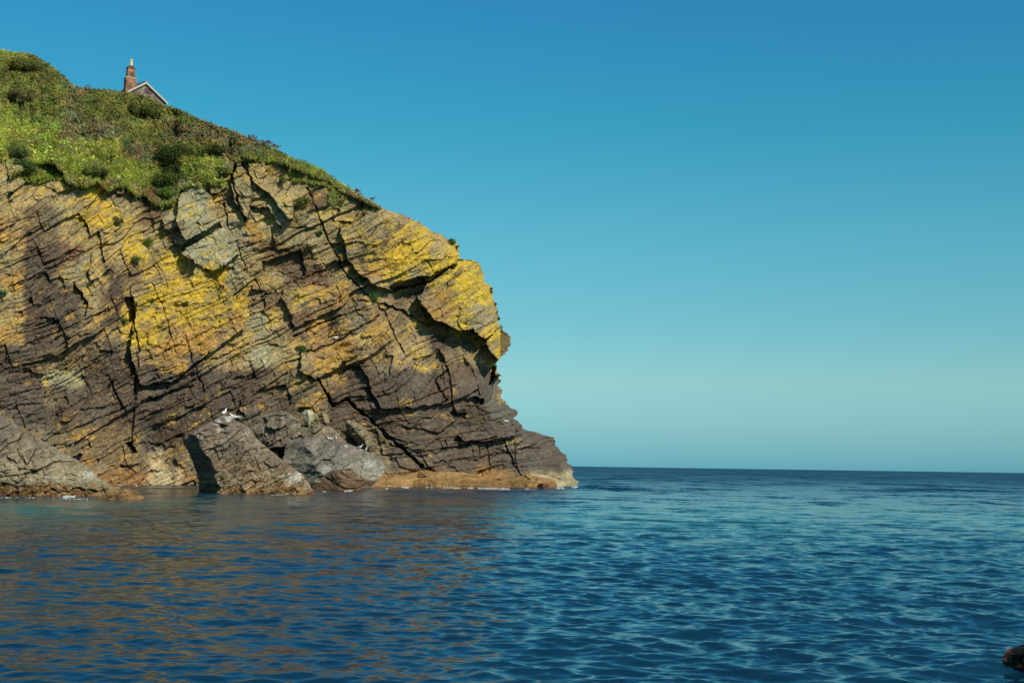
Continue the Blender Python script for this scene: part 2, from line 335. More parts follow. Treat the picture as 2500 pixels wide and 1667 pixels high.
def cliffY(px, py, full=False):
    px = np.asarray(px, float); py = np.asarray(py, float)
    Yw = np.interp(px, [-260, 0, 370, 900, 1150, 1300, 1420], [108, 114, 127, 134, 141, 150, 160])
    t = slope(px, py); kr = KR * sst(1160, 900, py) + .0
    kr = np.interp(py, [300, 900, 1150, 1200], [KR, KR, .55, .7])
    base = (Yw + kr * CAM_H) / (1 - kr * t) 
    vb = veg_edge(px); tb = slope(px, vb)
    krb = np.interp(vb, [300, 900], [KR, KR]); Yb = (Yw + krb * CAM_H) / (1 - krb * tb); zb = CAM_H + Yb * tb
    Yv = (Yb + KV * (CAM_H - zb)) / (1 - KV * t)
    veg = sst(-2, 4, vb - py)
    Y = np.where(py < vb, Yv, base)
    # broad relief
    Y = Y + (fbm(px / 260., py / 260., 41, 2) - .5) * 5 * sst(1200, 1050, py) + (fbm(px / 90., py / 90., 43, 2) - .5) * 2.0 * (1 - .6 * veg)
    # right-hand edge curves away
    xs = np.interp(py, SY, SX); d = np.clip(np.interp(py, YSM, XSM) - px, 0, None); wd = 60.
    q = np.clip(1 - d / wd, 0, 1); Y = Y + 4.0 * (1 - np.sqrt(np.clip(1 - q * q * .98, 0, 1))) * (1 - veg)
    a, n = bedcoords(px, py)
    o1, e1, k1, c1 = blocks(a, n, 78, 150, 100, .35, .8)
    o2, e2, k2, c2 = blocks(a, n, 30, 75, 200, .5, .8)
    o3, e3, k3, c3 = blocks(a, n, 11, 48, 300, .6, .8)
    o4, e4, k4, c4 = blocks(a, n, 5.2, 19, 400, .6, .5)
    rough = .45 + 1.1 * fbm(px / 120., py / 120., 47, 2)
    calm = np.ones_like(px); dep = np.zeros_like(px)
    jx = px + (fbm(px / 14., py / 14., 48, 3) - .5) * 12; jy = py + (fbm(px / 14., py / 14., 49, 3) - .5) * 12
    for poly, d0, d1, cm in FEAT:
        ys = [p[1] for p in poly]; y0, y1 = min(ys), max(ys)
        m = inpoly(jx, jy, poly)
        dep = np.where(m, d0 + (d1 - d0) * (jy - y0) / (y1 - y0), dep); calm = np.where(m, cm, calm)
    disp = calm * (.58 * o1 + .17 * o2) + (.30 + .70 * calm) * ((.10 * o3 + .03 * o4) * rough) + .6 * (.3 + .7 * calm) * facets(a, n, 58, 34, 610) + .18 * facets(a, n, 26, 15, 620)
    disp = disp + (fbm(px / 9., py / 9., 51, 3) - .5) * .30 * rough + (fbm(a / 40., n / 9., 52, 4) - .5) * .5 * rough
    gr = .2 * calm * sst(2.6, 0, e1) * sst(.4, .6, k1) + .1 * calm * sst(1.8, 0, e2) * sst(.65, .8, k2)
    for pts, wid, dp in CRACK:
        ww = wid * (.4 + 1.2 * vn(px / 17., py / 17., 53)); gr = np.maximum(gr, dp * .75 * sst(ww * .85, ww * .3, linedist(jx, jy, pts)))
    low = sst(1212, 1150, py)          # sea-worn foot is smoother
    Yr = Y + (disp * (.35 + .65 * low) + dep + gr)
    Yg = Y - bush_h(px, py) + (fbm(px / 5., py / 5., 55, 2) - .5) * .5
    Yo = Yr * (1 - veg) + Yg * veg
    if not full: return Yo
    return Yo, dict(veg=veg, a=a, n=n, k=(k1, k2, k3), c=(c1, c2, c3, c4), vb=vb, ed=e2)

def rock_colour(px, py, info):
    base, lich, lc = zone(px, py); base = base * 1.28
    c1, c2, c3, c4 = info['c']; a, n = info['a'], info['n']
    # bed by bed tone, hue shifts, streaks along the bedding
    tone = .80 + .22 * (c2) + .18 * (c3 - .5) + .15 * (c4 - .5)
    st = fbm(a / 60., n / 5., 61, 3); tone = tone * (.80 + .42 * st)
    gr = fbm(px / 5., py / 5., 62, 3); tone = tone * (.72 + .56 * gr)
    col = base * tone[..., None]
    warm = (fbm(px / 60., py / 60., 63, 3) - .5)[..., None] * np.array([.32, 0., -.30]); col = col * (1 + warm)
    red = sst(.60, .74, fbm(px / 38., py / 38., 64, 4))[..., None]; col = col * (1 - .3 * red) + np.array([.17, .10, .05]) * .3 * red * base.mean(-1)[..., None] * 6
    # pale grey slabs
    pg = sst(.66, .8, .5 * c2 + .5 * fbm(px / 30., py / 30., 65, 3))[..., None] * .38; col = col * (1 - pg) + np.array([.27, .26, .19]) * np.clip(base.mean(-1)[..., None] * 6, .3, 1) * pg
    # lichen in patches broken at the joints
    ln = .50 * fbm(px / 30., py / 30., 66, 5, .6) + .20 * fbm(a / 50., n / 10., 67, 3) + .18 * c2 + .12 * c3
    thr = np.interp(lich, [0, .05, .2, .5, .8, 1.], [1.2, .74, .65, .55, .42, .2])
    ln = ln + .42 * (fbm(px / 6., py / 6., 73, 4, .8) - .5) + .16 * (fbm(a / 22., n / 4., 74, 3, .7) - .5) + .10 * (c3 - .5); cov = sst(thr - .03, thr + .05, ln)
    speck = sst(.62, .70, fbm(px / 3.2, py / 3.2, 68, 2)) * sst(.02, .3, lich) * .55
    holes = sst(.30, .42, fbm(px / 4.5, py / 4.5, 69, 3))
    cov = np.clip(cov * (.25 + .75 * holes) + speck, 0, 1)[..., None] * .86
    lcol = lc * (.40 + 1.1 * fbm(px / 5., py / 5., 70, 4, .7))[..., None]
    hot = sst(.55, .7, fbm(px / 26., py / 26., 71, 3))[..., None]; lcol = lcol * (1 - .35 * hot) + np.array([.42, .24, .05]) * .35 * hot
    return col * (1 - cov) + lcol * cov

def build_cliff():
    NR, NC = 640, 720
    py = np.concatenate([np.linspace(41, 600, 300), np.linspace(602, 1238, NR - 300)])
    xs = np.interp(py, SY, SX)
    rockpart = sst(500, 560, py)
    jag = (h2(np.floor((py + .0) / 9.), py * 0, 81) - .5) * 7 + (h2(np.floor(py / 3.7), py * 0, 82) - .5) * 4 + (fbm(py / 6., py * 0, 83, 2) - .5) * 5
    xs = xs + jag * rockpart * sst(1235, 1200, py)
    t = np.linspace(0, 1, NC) ** .97
    xm = np.minimum(np.interp(py, YSM, XSM), xs + 14)
    px = -260 + (xm[:, None] + 260) * t[None, :] + (xs - xm)[:, None] * t[None, :] ** 60; PY = np.repeat(py[:, None], NC, 1)
    Y, info = cliffY(px, PY, True)
    col = rock_colour(px, PY, info)
    vb, _, _ = zone(px, PY, 14)
    g = (fbm(px / 6., PY / 6., 90, 3))[..., None]
    vc = vb * (.25 + .5 * g); veg = info['veg'][..., None]; col = col * (1 - veg) + vc * veg  # ground under the plants coloured darker, as soil and painted-in shade
    V = P(px, PY, Y)
    bed = np.stack([info['a'] * .036, info['n'] * .036, Y], -1)
    # the far side of the headland, out of sight from here
    ext = [(8, 2, 1.5), (22, 5, 4), (45, 9, 9), (80, 16, 18), (130, 26, 32), (200, 44, 55)]
    Vs = [V]; Cs = [col]; Bs = [bed]
    for dx, dy, dY in ext:
        ex = np.maximum(px[:, -1] - dx, -262); ey = PY[:, -1] + dy * sst(700, 500, PY[:, -1])
        v = P(ex, ey, Y[:, -1] + dY + (fbm(ey / 20., ey * 0 + dx, 91, 3) - .5) * 2)[:, None, :]
        Vs.append(v); Cs.append(col[:, -1:, :]); Bs.append(bed[:, -1:, :] + np.array([dY, 0, 0]))
    V = np.concatenate(Vs, 1); C = np.concatenate(Cs, 1); B = np.concatenate(Bs, 1); nc = V.shape[1]
    o = mesh_np('cliff', V.reshape(-1, 3), grid_faces(NR, nc), ROCK, None, False, C.reshape(-1, 3), {'bed': B.reshape(-1, 3)})
    tag(o, 'tilted layered sea cliff with yellow lichen above dark rock', 'cliff', kind='structure')
    return o
build_cliff()

# ------------------------------------------------------------------ vegetation
def quads(C, N, U, su, sv, taper=1.0):
    """quads centred on C with normal N, long axis U."""
    Vv = np.cross(N, U); Vv /= np.linalg.norm(Vv, axis=1)[:, None] + 1e-9
    a = U * su[:, None]; b = Vv * sv[:, None]
    return np.stack([C - a - b, C - a + b, C + a + b * taper, C + a - b * taper], 1).reshape(-1, 3), np.arange(len(C) * 4).reshape(-1, 4)
def rnd_dir(n, bias=(0, 0, 0)):
    v = RNG.normal(size=(n, 3)) + np.array(bias); return v / np.linalg.norm(v, axis=1)[:, None]
ZRAW = np.array([[ord(c) for c in r] for r in _zr])
def scatter(n, ylo=100, yhi=560):
    px = RNG.uniform(-120, 930, n * 2); py = RNG.uniform(ylo, yhi, n * 2)
    xs = np.interp(py, SY, SX); vb = veg_edge(px)
    fr = (vb + RNG.normal(0, 4, len(px)) - py)
    zb = zone(px, py, 18)[0]; ok = (px < xs) & ((fr > 0) | ((zb[:, 1] > zb[:, 0] * 1.03) & (fr > -60)))
    return px[ok][:n], py[ok][:n]
def shrubs():
    px, py = scatter(230000)
    Y = cliffY(px, py)
    base, _, _ = zone(px, py, 18)
    grassy = sst(.18, .25, base[:, 1])                   # G cells
    keep = RNG.uniform(size=len(px)) > grassy * .8
    px, py, Y, base = px[keep], py[keep], Y[keep], base[keep]
    C = P(px, py, Y - np.abs(RNG.normal(0, .18, len(px)))); n = len(px)
    C[:, 2] += np.abs(RNG.normal(0, .14, n))
    cl = fbm(px / 16., py / 13., 95, 3); cl2 = h2(np.floor(px / 9.), np.floor(py / 7.), 96)
    tint = np.stack([1.0 + .45 * (cl - .5) * 2, np.ones(n), .9 + .6 * (cl2 - .5)], -1)
    col = base * tint * (.45 + 1.5 * fbm(px / 13., py / 11., 97, 3))[:, None] * (.86 + .28 * RNG.uniform(size=n))[:, None] * (.6 + .8 * fbm(px / 34., py / 24., 98, 2))[:, None] * 1.3
    N = rnd_dir(n, (.4, -.7, .9)); U = np.cross(N, rnd_dir(n)); U /= np.linalg.norm(U, axis=1)[:, None] + 1e-9
    s = RNG.uniform(.06, .18, n)
    V, Fq = quads(C, N, U, s, s * .6, .3)
    o = mesh_np('hillside_scrub', V, Fq, LEAF, None, False, np.repeat(col, 4, 0))
    tag(o, 'dense dark olive and brown scrub covering the slope above the rock', 'scrub', kind='stuff')
def grass():
    px, py = scatter(330000)
    base, _, _ = zone(px, py, 18)
    grassy = sst(.15, .23, base[:, 1]); vb = veg_edge(px)
    fringe = sst(26, 4, vb - py) * .6 + sst(640, 760, px) * .9 + sst(-2, 24, px) * sst(30, -10, py - np.interp(px, SX, SY)) * 0
    keep = RNG.uniform(size=len(px)) < np.clip(grassy * .9 + fringe + .06, 0, 1)
    px, py, base = px[keep], py[keep], base[keep]; n = len(px); Y = cliffY(px, py)
    C = P(px, py, Y - .22 - np.abs(RNG.normal(0, .10, n))); C[:, 2] += .05
    lush = fbm(px / 30., py / 22., 101, 3)[:, None]; dry = sst(660, 860, px)[:, None] * .8 + sst(.6, .75, fbm(px / 18., py / 18., 102, 3))[:, None] * .5
    dry = np.clip(dry + .75 * sst(.56, .70, fbm((px + py) / 46., (px * .75 - py) / 9., 103, 3))[:, None], 0, 1)
    col = (np.array([.26, .31, .045]) * (.35 + 1.4 * lush)) * (1 - dry) + np.array([.31, .27, .12]) * dry
    col = col * (.85 + .3 * RNG.uniform(size=(n, 1)))
    U = rnd_dir(n, (.9, -1.2, -.6)); upm = RNG.uniform(size=n) < .45; U[upm] = rnd_dir(n, (0.1, -.3, 2.2))[upm]
    N = np.cross(U, rnd_dir(n, (0, 0, 0))); N /= np.linalg.norm(N, axis=1)[:, None] + 1e-9
    V, Fq = quads(C, N, U, RNG.uniform(.10, .26, n), RNG.uniform(.015, .04, n), .3)
    o = mesh_np('hillside_grass', V, Fq, LEAF, None, False, np.repeat(col, 4, 0))
    tag(o, 'bright green and straw coloured grass falling over the cliff edge', 'grass', kind='stuff')
shrubs(); grass()

BARK = simple_mat('bark', (.09, .06, .035), .9)
def tubes(paths, r0, r1, sides=5):
    Vs = []; Fs = []; b = 0
    for p in paths:
        p = np.array(p, float); k = len(p)
        for i in range(k):
            d = p[min(i + 1, k - 1)] - p[max(i - 1, 0)]; d /= np.linalg.norm(d) + 1e-9
            s = np.cross(d, [0.3, 1, .1]); s /= np.linalg.norm(s); q = np.cross(d, s); r = r0 + (r1 - r0) * i / (k - 1)
            for j in range(sides):
                an = 2 * math.pi * j / sides; Vs.append(p[i] + r * (math.cos(an) * s + math.sin(an) * q))
        for i in range(k - 1):
            for j in range(sides): Fs.append([b + i * sides + j, b + i * sides + (j + 1) % sides, b + (i + 1) * sides + (j + 1) % sides, b + (i + 1) * sides + j])
        b += k * sides
    return np.array(Vs), np.array(Fs)
def bush(name, px, py, w_, h_, col, label, cat='bush', n=2600, grp=None, leaf=.09, dy=-.5, droop=0.0):
    Y = float(cliffY(np.array([px]), np.array([py]))[0]) + dy; c = P(px, py, Y)
    root = empty(name, tuple(c)); tag(root, label, cat, grp)
    paths = []
    for k in range(7):
        d = rnd_dir(1, (0, -.3, 1.2))[0]; L_ = h_ * RNG.uniform(.6, .95); e = d * np.array([w_ * .5, w_ * .4, L_]) 
        paths.append([[0, 0, -.25], list(e * .4 + RNG.normal(0, .03, 3)), list(e)])
    V, Fq = tubes(paths, .025 + .012 * h_, .008); mesh_np('stem', V, Fq, BARK, root)
    # lobed crown: several overlapping clumps of leaves
    m = max(5, int(4 + w_ * 4)); ct = rnd_dir(m) * np.array([w_ * .38, w_ * .28, h_ * .30]) + np.array([0, 0, h_ * .5]); rad = RNG.uniform(.22, .42, m) * min(w_, h_ * 1.4)
    idx = RNG.integers(0, m, n); d = rnd_dir(n); rr = rad[idx] * RNG.uniform(.3, 1.35, n) ** .8
    p = ct[idx] + d * rr[:, None]; p[:, 2] -= droop * np.abs(p[:, 0])
    cl = RNG.uniform(.7, 1.35, m)[idx]; cc = np.array(col) * cl[:, None] * RNG.uniform(.65, 1.35, (n, 1))
    N = rnd_dir(n) * .8 + d; N /= np.linalg.norm(N, axis=1)[:, None]; U = np.cross(N, rnd_dir(n)); U /= np.linalg.norm(U, axis=1)[:, None]
    s = RNG.uniform(.5, 1.1, n) * leaf
    V, Fq = quads(p, N, U, s, s * .55, .35); mesh_np('foliage', V, Fq, LEAF, root, False, np.repeat(cc, 4, 0))
    return root
DK = (.055, .08, .015); OL = (.07, .09, .02); BG = (.10, .16, .02)
bush('bush', 425, 395, 3.6, 1.5, DK, 'large dark green bush low on the slope right of the bright grass', n=5200)
bush('bush', 405, 452, 2.2, 1.1, (.07, .10, .018), 'dark bush hanging over the edge above the reddish rock gully', n=2800)
bush('bush', 402, 482, 1.5, .9, BG, 'bright green trailing bush at the lowest tip of the scrub', n=1800)
bush('bush', 336, 284, 2.6, 1.2, (.075, .09, .02), 'dark rounded bush in front of the stone hut gable', n=4200)
bush('bush', 372, 290, 2.0, .8, (.08, .095, .02), 'small dark bush just below the right eave of the hut', n=2400)
bush('bush', 32, 384, 2.6, .9, (.09, .125, .04), 'blue-green bush at the left edge above the pale rock', n=2600)
bush('bush', 55, 420, 2.4, .9, (.05, .09, .02), 'low spreading green bush over the left rock edge', n=2600)
bush('bush', 232, 430, 2.6, .7, (.075, .10, .02), 'low dark bush on the rock edge beside the yellow lichen block', n=2600)
bush('bush', 520, 378, 2.6, .9, (.08, .095, .02), 'dark bush in the middle of the slope above the grey slabs', n=3000)
bush('bush', 70, 172, 4.2, 1.0, (.12, .13, .03), 'big dark bush near the top left skyline', n=5200)
bush('bush', 40, 246, 3.6, .9, (.125, .12, .04), 'olive bush on the upper slope near the left edge of the photo', n=3400)
GRP = 'tufts of plants growing in cracks of the rock face'
for (x, y, w_, h_, c, lb) in [(285, 548, 1.0, .7, (.05, .09, .03), 'green plant tuft on the ledge below the yellow lichen block'),
        (362, 600, .9, .6, (.11, .16, .02), 'bright yellow-green tuft beside the reddish gully'),
        (333, 646, .7, .9, (.06, .10, .04), 'grey-green tuft above the big yellow panel'),
        (304, 788, .7, .4, (.08, .15, .02), 'lone small green tuft left of the yellow panel'),
        (735, 858, 1.1, .5, (.08, .13, .03), 'grassy tuft under the long diagonal crack in mid face'),
        (885, 686, 1.1, .6, (.07, .13, .02), 'green tuft in the diagonal crack below the right-hand crag'),
        (911, 737, .8, .9, (.05, .11, .02), 'dark green tuft at the foot of the diagonal crack'),
        (838, 646, .7, .9, (.06, .09, .02), 'thin green tuft near the top of the diagonal crack'),
        (779, 576, .6, .5, (.05, .08, .02), 'round dark tuft below the grey blocks near the skyline'),
        (1102, 598, .8, .6, (.07, .11, .02), 'small green plant on the crag top beside the sky'),
        (444, 578, .5, 1.0, (.06, .10, .02), 'narrow green tuft at the left corner of the pale slab'),
        (737, 500, 1.4, .7, (.09, .12, .02), 'grassy ledge tuft right of the tall grey slabs'),
        (690, 455, .7, 1.4, (.07, .11, .02), 'upright strip of grass beside the tall grey slab'),
        (4, 730, .6, .7, (.06, .13, .05), 'pale green tuft on the buttress at the left edge'),
        (455, 745, .4, .3, (.07, .10, .02), 'tiny tuft on the yellow panel')]:
    bush('rock_plant', x, y, w_, h_, c, lb, 'plant', n=int(700 * w_), grp=GRP, leaf=.07, dy=-.25)
STALK = simple_mat('dry_stalk', (.22, .12, .06), .9)
def weed(px, py, hh, lb, n=5, spread=.3, dots=True):
    Y = float(cliffY(np.array([px]), np.array([py]))[0]); c = P(px, py + 3, Y - .3); root = empty('tall_weed', tuple(c)); tag(root, lb, 'plant')
    paths = []; tips = []
    for k in range(n):
        x = RNG.uniform(-spread, spread); l_ = RNG.uniform(-.25, .25) * hh; H = hh * RNG.uniform(.6, 1)
        paths.append([[x, 0, -.3], [x + l_ * .3, 0, H * .5], [x + l_, 0, H]]); tips.append([x + l_, 0, H])
        for q in range(2):
            z = RNG.uniform(.5, .9) * H; s = RNG.choice([-1, 1]) * RNG.uniform(.1, .25); xx = x + l_ * z / H
            paths.append([[xx, 0, z], [xx + s * .6, .03, z + .05], [xx + s, 0, z + .16]]); tips.append([xx + s, 0, z + .16])
    V, Fq = tubes(paths, .028, .014, 4); mesh_np('stalk', V, Fq, STALK, root)
    for tp in tips:
        T = np.array(tp) + RNG.normal(0, .03, (10, 3)); m = len(T)
        N = rnd_dir(m); U = np.cross(N, rnd_dir(m)); U /= np.linalg.norm(U, axis=1)[:, None]; s = RNG.uniform(.03, .06, m)
        V, Fq = quads(T, N, U, s, s * .7, .5); mesh_np('seed_head', V, Fq, LEAF, root, False, np.repeat(np.array([[.22, .12, .06]]) * RNG.uniform(.6, 1.3, (m, 1)), 4, 0))
weed(216, 223, 1.0, 'thin dead umbel stalk alone on the skyline left of the hut', 2, .1)
weed(613, 345, .75, 'first clump of reddish stalks on the skyline, nearer the hut', 6, .4)
weed(650, 358, .9, 'tall clump of reddish stalks on the skyline', 8, .6)
weed(676, 368, .8, 'reddish stalks at the right end of the skyline clump', 6, .35)
weed(875, 474, .6, 'sparse pale stalks on the skyline above the yellow crag', 5, .4)
weed(905, 490, .4, 'very short stalks furthest right along the grassy skyline', 3, .2)

# ------------------------------------------------------------------ the hut
def boxv(x0, x1, y0, y1, z0, z1):
    V = [(x, y, z) for z in (z0, z1) for y in (y0, y1) for x in (x0, x1)]
    return V, [(0, 1, 3, 2), (4, 6, 7, 5), (0, 4, 5, 1), (2, 3, 7, 6), (0, 2, 6, 4), (1, 5, 7, 3)]
def py_mesh(name, parts, mat, parent, bevel=0):
    me = bpy.data.meshes.new(name); V = []; Fq = []
    for v, f in parts:
        b = len(V); V += v; Fq += [tuple(b + i for i in q) for q in f]
    me.from_pydata(V, [], Fq); me.update(); me.materials.append(mat)
    o = bpy.data.objects.new(name, me); COL.objects.link(o); o.parent = parent
    if bevel:
        md = o.modifiers.new('b', 'BEVEL'); md.width = bevel; md.segments = 2
    return o
def masonry(name, c1, c2, mortar, sc, bw=.5, rh=.25):
    m, n, b, l = new_mat(name)
    g = n.nodes.new('ShaderNodeTexCoord'); mp = n.nodes.new('ShaderNodeMapping'); mp.inputs['Rotation'].default_value = (math.pi / 2, 0, 0); l(g.outputs['Object'], mp.inputs[0])
    ns = n.nodes.new('ShaderNodeTexNoise'); ns.inputs['Scale'].default_value = 1.5; l(mp.outputs[0], ns.inputs['Vector'])
    ad = n.nodes.new('ShaderNodeMix'); ad.data_type = 'VECTOR'; ad.inputs[0].default_value = .12; l(mp.outputs[0], ad.inputs[4]); l(ns.outputs['Color'], ad.inputs[5])
    br = n.nodes.new('ShaderNodeTexBrick'); br.inputs['Color1'].default_value = (*c1, 1); br.inputs['Color2'].default_value = (*c2, 1); br.inputs['Mortar'].default_value = (*mortar, 1)
    br.inputs['Scale'].default_value = sc; br.inputs['Brick Width'].default_value = bw; br.inputs['Row Height'].default_value = rh; br.inputs['Mortar Size'].default_value = .02
    l(ad.outputs[1], br.inputs['Vector']); n2 = n.nodes.new('ShaderNodeTexNoise'); n2.inputs['Scale'].default_value = 1.3; n2.inputs['Detail'].default_value = 6; l(g.outputs['Object'], n2.inputs['Vector'])
    mr = n.nodes.new('ShaderNodeMapRange'); mr.inputs[1].default_value = .3; mr.inputs[2].default_value = .7; mr.inputs[3].default_value = .35; mr.inputs[4].default_value = 2.3; l(n2.outputs[0], mr.inputs[0])
    vm = n.nodes.new('ShaderNodeVectorMath'); vm.operation = 'SCALE'; l(br.outputs[0], vm.inputs[0]); l(mr.outputs[0], vm.inputs['Scale']); l(vm.outputs[0], b.inputs['Base Color'])
    b.inputs['Roughness'].default_value = .9
    bp = n.nodes.new('ShaderNodeBump'); bp.inputs['Distance'].default_value = .05; l(br.outputs['Fac'], bp.inputs['Height']); bp.invert = True; l(bp.outputs[0], b.inputs['Normal'])
    return m
def hut():
    Ys = float(cliffY(np.array([352.]), np.array([238.]))[0]); Ya = Ys + 3.6
    ap = P(354.7, 202, Ya); k = Ya / 165.
    root = empty('stone_hut', (ap[0], ap[1], ap[2] - 5.2 * k), math.radians(44)); root.scale = (k, k, k)
    tag(root, 'small stone hut with white gable boards and a tall brick chimney on the skyline', 'hut')
    W = 2.72; RZ = 5.2; EZ = 5.2 - 1.78; D = 5.0; ez0 = -2.
    stone = masonry('rubble_stone', (.055, .03, .03), (.20, .16, .12), (.13, .10, .08), .75, .7, .42)
    brick = masonry('old_brick', (.30, .14, .06), (.13, .06, .04), (.20, .13, .08), 3.0, .5, .22)
    slate = simple_mat('roof_slate', (.10, .085, .085), .7); white = simple_mat('white_paint', (.36, .335, .28), .6, .12)
    cream = simple_mat('chimney_pot_clay', (.62, .52, .26), .7, .12)
    V = [(-W, 0, ez0), (W, 0, ez0), (W, 0, EZ), (0, 0, RZ), (-W, 0, EZ)]; V += [(x, D, z) for x, y, z in V]
    me = ([(x, y, z) for x, y, z in V], [(0, 1, 2, 3, 4), (9, 8, 7, 6, 5), (0, 5, 6, 1), (1, 6, 7, 2), (2, 7, 8, 3), (3, 8, 9, 4), (4, 9, 5, 0)])
    py_mesh('wall', [me], stone, root)
    sl = (RZ - EZ) / W; ov = .28
    def slab(s, y0, y1, z0, z1, x1, x0=0.):
        a = [(s * x0, y0, RZ - sl * x0 + z0), (s * x1, y0, RZ - sl * x1 + z0), (s * x1, y0, RZ - sl * x1 + z1), (s * x0, y0, RZ - sl * x0 + z1)]
        return (a + [(x, y1, z) for x, y, z in a], [(0, 1, 2, 3), (7, 6, 5, 4), (0, 4, 5, 1), (1, 5, 6, 2), (2, 6, 7, 3), (3, 7, 4, 0)])
    for s in (-1, 1):
        rf = py_mesh('roof', [slab(s, -.20, D + .2, .012, .10, W + ov)], slate, root)
        bb = py_mesh('bargeboard', [slab(s, -.255, -.205, -.20, .06, W + ov - .02)], white, root)
    py_mesh('ridge_tile', [boxv(-.10, .10, -.22, D + .2, RZ + .06, RZ + .16)], simple_mat('ridge_clay', (.30, .16, .10), .8), root, .03)
    ch = empty('chimney', (0, 0, 0)); ch.parent = root
    # wide lower stack with shoulders, slimmer upper stack, cap, pot
    cx = -1.50; cy0 = .55; cy1 = 1.0
    px_m = 165. / F
    q = RZ - .5
    def fr(x0, x1, X0, X1, y0, y1, z0, z1):
        V = [(x0, y0, z0), (x1, y0, z0), (x0, y1, z0), (x1, y1, z0), (X0, y0, z1), (X1, y0, z1), (X0, y1, z1), (X1, y1, z1)]
        return V, [(0, 1, 3, 2), (4, 6, 7, 5), (0, 4, 5, 1), (2, 3, 7, 6), (0, 2, 6, 4), (1, 5, 7, 3)]
    py_mesh('lower_stack', [fr(cx - .74, cx + .74, cx - .70, cx + .70, cy0, cy1 + .05, EZ - 1.6, q + .78)], brick, ch, .03)
    py_mesh('shoulder', [fr(cx - .76, cx + .76, cx - .52, cx + .50, cy0 - .02, cy1 + .07, q + .783, q + 1.0)], simple_mat('lime_mortar', (.30, .24, .17), .9), ch)
    py_mesh('upper_stack', [fr(cx - .52, cx + .50, cx - .46, cx + .44, cy0 + .02, cy1, q + 1.003, q + 1.95)], brick, ch, .02)
    py_mesh('chimney_cap', [boxv(cx - .51, cx + .49, cy0 - .03, cy1 + .05, q + 1.953, q + 2.10), fr(cx - .44, cx + .42, cx - .24, cx + .24, cy0, cy1, q + 2.103, q + 2.36)], simple_mat('sooty_brick', (.10, .06, .045), .9, .4), ch, .02)
    prof = [(.20, 0), (.19, .12), (.165, .16), (.155, .62), (.19, .66), (.19, .74), (.15, .78), (.12, .78), (.12, .5)]
    V = []; ns = 14
    for r, z in prof:
        for j in range(ns): V.append((cx + r * math.cos(2 * math.pi * j / ns), (cy0 + cy1) / 2 + r * math.sin(2 * math.pi * j / ns), q + 2.34 + z))
    Fq = [(i * ns + j, i * ns + (j + 1) % ns, (i + 1) * ns + (j + 1) % ns, (i + 1) * ns + j) for i in range(len(prof) - 1) for j in range(ns)]
    py_mesh('chimney_pot', [(V, Fq)], cream, ch)
hut()

